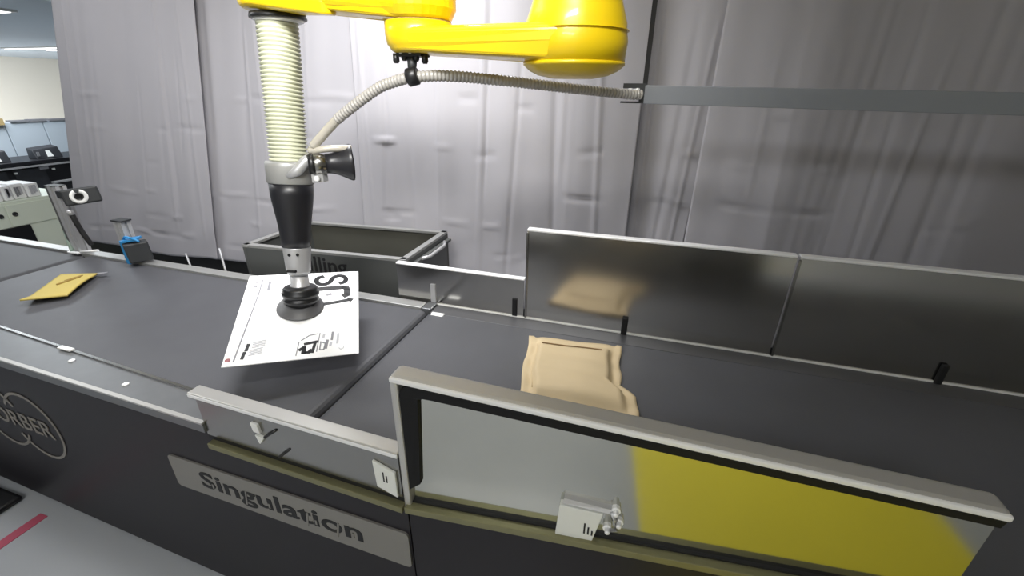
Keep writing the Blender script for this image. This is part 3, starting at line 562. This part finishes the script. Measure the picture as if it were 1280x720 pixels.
MB().obox((0.1959, 0.446, 1.9246), (.040, 0, 0), (0, .03, 0), (0, 0, .009)).build('base', M['black'], HC, bevel=0.003)
for dx_, dz_ in ((-.048, -.006), (-.020, .0), (.018, -.002), (.046, -.008)): MB().lathe((0.1959 + dx_, 0.4291, 1.9209 + dz_), (0, 0, -1), [(-.01, .009), (.010, .010), (.016, .006)], 12).build('knob', M['black'], HC)
for dx_ in (-.024, .006): MB().lathe((0.1959 + dx_, 0.416, 1.9274), (0, -1, 0), [(0, .006), (.003, .005)], 10).build('bright_screw', M['steel_bright'], HC)
GB = thing('support_beam', 'grey square steel beam holding the end of the air hose, at the right', 'beam', (1.1, .9, 0))
MB().hexa([(.856, .875, 1.792), (2.3, .875, 1.775), (2.3, .935, 1.775), (.856, .935, 1.792), (.856, .875, 1.852), (2.3, .875, 1.837), (2.3, .935, 1.837), (.856, .935, 1.852)]).build('beam', M['grey'], GB, bevel=0.002)
MB().box((.78, .895, 1.842), (.86, .93, 1.858)).build('fork_upper', M['devgrey'], GB); MB().box((.775, .895, 1.793), (.86, .93, 1.799)).build('fork_lower', M['devgrey'], GB); MB().box((.84, .876, 1.794), (.857, .93, 1.853)).build('fork_web', M['devgrey'], GB)
MB().lathe((.80, .862, 1.823), (1, .2, 0), [(0, .017), (.004, .019), (.012, .019), (.016, .017), (.024, .017), (.03, .02), (.038, .02)], 14).build('hose_nipple', M['steel_bright'], GB)
MB().box((2.24, .935, 0), (2.30, .995, 1.9)).build('post', M['grey'], GB)
MB().hexa([(.846, .905, 1.85), (.862, .905, 1.85), (.862, .911, 1.85), (.846, .911, 1.85), (.818, 1.60, 2.66), (.840, 1.60, 2.66), (.840, 1.61, 2.66), (.818, 1.61, 2.66)]).build('hanging_strap', M['black'], GB)

# ------------------------------------------------------------------ parcels
WP = thing('white_parcel', 'flat white mailer with large black letters, held up by the suction cup', 'parcel', tuple(cc))
a = MB(); top = []; nn = 12
def bend(u, v): return -.012 * (1 - u) ** 2 * (v - .35) * 0 - .004 * math.sin(3.1 * u) * 0
a.hexa([pp(0, 0, -.004), pp(1, 0, -.004), pp(1, 1, -.004), pp(0, 1, -.004), pp(0, 0, .0), pp(1, 0, .0), pp(1, 1, .0), pp(0, 1, .0)]).build('mailer', M['paper'], WP, bevel=0.0015)
def pstroke(mb, uv, wu, wv=None):   # thin printed strokes on the mailer; widths in metres
    for (ua, va), (ub, vb) in zip(uv, uv[1:]):
        p, q = pp(ua, va), pp(ub, vb); d = (q - p); s_ = d.cross(N_).normalized() * wu / 2; e = d.normalized() * wu * .2
        mb.add([p - s_ - e + N_ * .0012, p + s_ - e + N_ * .0012, q + s_ + e + N_ * .0012, q - s_ + e + N_ * .0012, p - s_ - e, p + s_ - e, q + s_ + e, q - s_ + e], [(0, 1, 2, 3), (0, 1, 5, 4), (1, 2, 6, 5), (2, 3, 7, 6), (3, 0, 4, 7)])
    return mb
sp_ = spline([(.92, .80, 0), (.78, .95, 0), (.45, 1, 0), (.12, .90, 0), (.05, .72, 0), (.22, .57, 0), (.5, .5, 0), (.78, .43, 0), (.95, .27, 0), (.85, .08, 0), (.5, 0, 0), (.2, .05, 0), (.05, .21, 0)], 40)[0]
pstroke(MB(), [(.605 + .275 * p.y, .052 + .125 * p.x) for p in sp_], .0190).build('lettering', M['ink'], WP)
pstroke(MB(), [(.60, .233), (.855, .222), (.885, .232), (.893, .255), (.893, .325), (.865, .340)], .025).build('lettering', M['ink'], WP)
pstroke(MB(), [(.66, .432), (.80, .415), (.925, .392)], .017).build('lettering', M['ink'], WP)
pstroke(MB(), [(.905, .385), (.935, .40)], .020).build('lettering', M['ink'], WP)
pstroke(MB(), [(.712, .312), (.748, .305)], .014).build('printed_dot', M['ink_grey'], WP)
pstroke(MB(), [(.125, .062), (.122, .25), (.074, .962)], .0045).build('printed_line', M['ink_grey'], WP)
pstroke(MB(), [(.192, .10), (.195, .20)], .010).build('printed_word', M['ink_grey'], WP); pstroke(MB(), [(.185, .25), (.165, .46)], .004).build('printed_word', M['ink_pale'], WP)
for v in (.095, .15): pstroke(MB(), [(.07, v), (.088, v + .003)], .006).build('printed_word', M['ink_grey'], WP)
pstroke(MB(), [(.148, .81), (.143, .872)], .010).build('printed_word', M['ink'], WP); pstroke(MB(), [(.135, .885), (.128, .945)], .010).build('printed_word', M['ink'], WP)
for v0, du in ((.800, .015), (.872, .004)):
    for k in range(4): pstroke(MB(), [(.165 + du, v0 + .016 * k), (.255 + du, v0 + .016 * k - .018)], .004).build('fine_print', M['ink_pale'], WP)
lg = MB().lathe(pp(.032, .945, .0), N_, [(0, .0085), (.001, .0085), (.001, .005), (.0006, .005)], 18).build('round_mark', M['red'], WP)
pstroke(MB(), [(.525, .83), (.515, .965)], .003).build('icon_line', M['ink_grey'], WP)
pstroke(MB(), [(.535, .915), (.57, .89), (.575, .945), (.61, .945), (.625, .92)], .012).build('icon', M['ink'], WP)
pstroke(MB(), [(.57, .86), (.665, .845)], .012).build('icon', M['ink'], WP); pstroke(MB(), [(.65, .86), (.635, .95)], .010).build('icon', M['ink'], WP)
pstroke(MB(), [(.57, .885), (.565, .95)], .012).build('icon', M['ink'], WP)
pstroke(MB(), [(.54, .82), (.60, .775), (.66, .765)], .004).build('icon', M['ink_grey'], WP)
pstroke(MB(), [(.682, .76), (.667, .945)], .003).build('icon_line', M['ink_grey'], WP)
pstroke(MB(), [(.690, .85), (.73, .87), (.722, .93), (.690, .93), (.694, .86)], .004).build('icon', M['ink_grey'], WP); pstroke(MB(), [(.745, .84), (.735, .92)], .010).build('icon', M['ink_grey'], WP)
for u, v0, v1, m_ in ((.715, .78, .81, 'ink_pale'), (.785, .76, .84, 'ink_grey'), (.775, .87, .90, 'ink_pale'), (.83, .78, .88, 'ink_pale')): pstroke(MB(), [(u, v0), (u - .005, v1)], .008).build('fine_print', M[m_], WP)
pstroke(MB(), [(.84, .93), (.855, .945), (.875, .935), (.88, .915)], .002).build('round_mark', M['ink_pale'], WP)

PE = thing('padded_envelope', 'thick brown padded envelope lying on the right belt behind the tall guard', 'envelope', (.75, .5, Z))
nx, ny = 40, 30; gv = []; gf = []
R = random.Random(5)
for j in range(ny + 1):
    q = j / ny                          # 0 far edge .. 1 near edge
    for i in range(nx + 1):
        p = i / nx
        xl = .523 + .070 * q + .004 * math.sin(q * 9); xr = .893 + .030 * q + .004 * math.sin(q * 14 + 1)
        if q > .60: xr += .055 * min(1, (q - .60) / .13)
        yf = .655 + .038 * p + .012 * math.sin(p * 3.1); yn = .255 + .03 * p
        e = min(p, 1 - p); e2 = min(q, 1 - q)
        b = min(1, max(0, (e - .085) / .06)); b2 = min(1, max(0, (e2 - .03) / .16)); b = b * b * (3 - 2 * b); b2 = b2 * b2 * (3 - 2 * b2)
        z = Z + .007 + .030 * b * b2 + .003 * math.sin(p * 9 + q * 4) * b + .0022 * math.sin(q * 30 + 1.2 * math.sin(p * 5)) * b * b2 + (.008 * math.sin(q * 13 + 2) ** 2 if e < .06 else 0) + .008 * max(0, 1 - q * 14)
        gv.append((xl + (xr - xl) * p, yf + (yn - yf) * q, z))
n = nx + 1
for j in range(ny):
    for i in range(nx): gf.append((j * n + i, j * n + i + 1, (j + 1) * n + i + 1, (j + 1) * n + i))
body = MB().add(gv, gf, True); base = [(x, y, Z + .0015) for x, y, z in gv]
body.add(base, [tuple(reversed(f)) for f in gf])
edge = [i for i in range(n)] + [j * n + nx for j in range(1, ny + 1)] + [ny * n + i for i in range(nx - 1, -1, -1)] + [j * n for j in range(ny - 1, 0, -1)]
body.add(gv + base, [(a_, b_, b_ + len(gv), a_ + len(gv)) for a_, b_ in zip(edge, edge[1:] + edge[:1])])
body.build('pouch', M['kraft'], PE)
def gz(p, q): return V(gv[int(round(q * ny)) * n + int(round(p * nx))])
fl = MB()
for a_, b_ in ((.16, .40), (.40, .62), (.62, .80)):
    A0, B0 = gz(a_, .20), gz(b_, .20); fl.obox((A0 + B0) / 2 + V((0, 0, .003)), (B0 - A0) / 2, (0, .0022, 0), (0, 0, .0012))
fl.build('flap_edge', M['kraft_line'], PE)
s1 = MB().tube([gz(.11, q / 10) + V((0, 0, .001)) for q in range(1, 9)], .0022, 6).build('side_seam', M['kraft'], PE)

YE = thing('yellow_envelope', 'yellow-brown envelope with a curled corner on the left belt', 'envelope', (-1.87, .4, Z))
cn = [V((-2.078, .508, .889)), V((-1.872, .562, .900)), V((-1.690, .318, .905)), V((-1.800, .200, .902))]
gv = []; nx = ny = 14
for j in range(ny + 1):
    q = j / ny
    for i in range(nx + 1):
        p = i / nx; P = cn[0].lerp(cn[1], p).lerp(cn[3].lerp(cn[2], p), q)
        P.z += .010 * math.sin(q * 3.1) * p + (.016 * (q - .8) / .2 * (1 - p) if q > .8 else 0); gv.append(tuple(P))
n = nx + 1; gf = [(j * n + i, j * n + i + 1, (j + 1) * n + i + 1, (j + 1) * n + i) for j in range(ny) for i in range(nx)]
sh = MB().add(gv, gf, True).build('sheet', M['kraft_y'], YE, thick=0.008)
def yz(p, q): return V(gv[int(round(q * ny)) * n + int(round(p * nx))]) + V((0, 0, .006))
for a_, b_, r_ in (((.36, .50), (.58, .36), .009), ((.60, .36), (.72, .22), .006), ((.42, .36), (.70, .16), .006)): MB().tube([yz(*a_), (yz(*a_) + yz(*b_)) / 2 + V((0, 0, .001)), yz(*b_)], lambda i: r_ * .6, 6).build('printed_swirl', M['kraft_print'], YE)
MB().obox(V((-1.845, .562, .906)), (.028, .006, .004), (0, .012, 0), (0, 0, .002)).build('flap_tip', M['ink_grey'], YE)
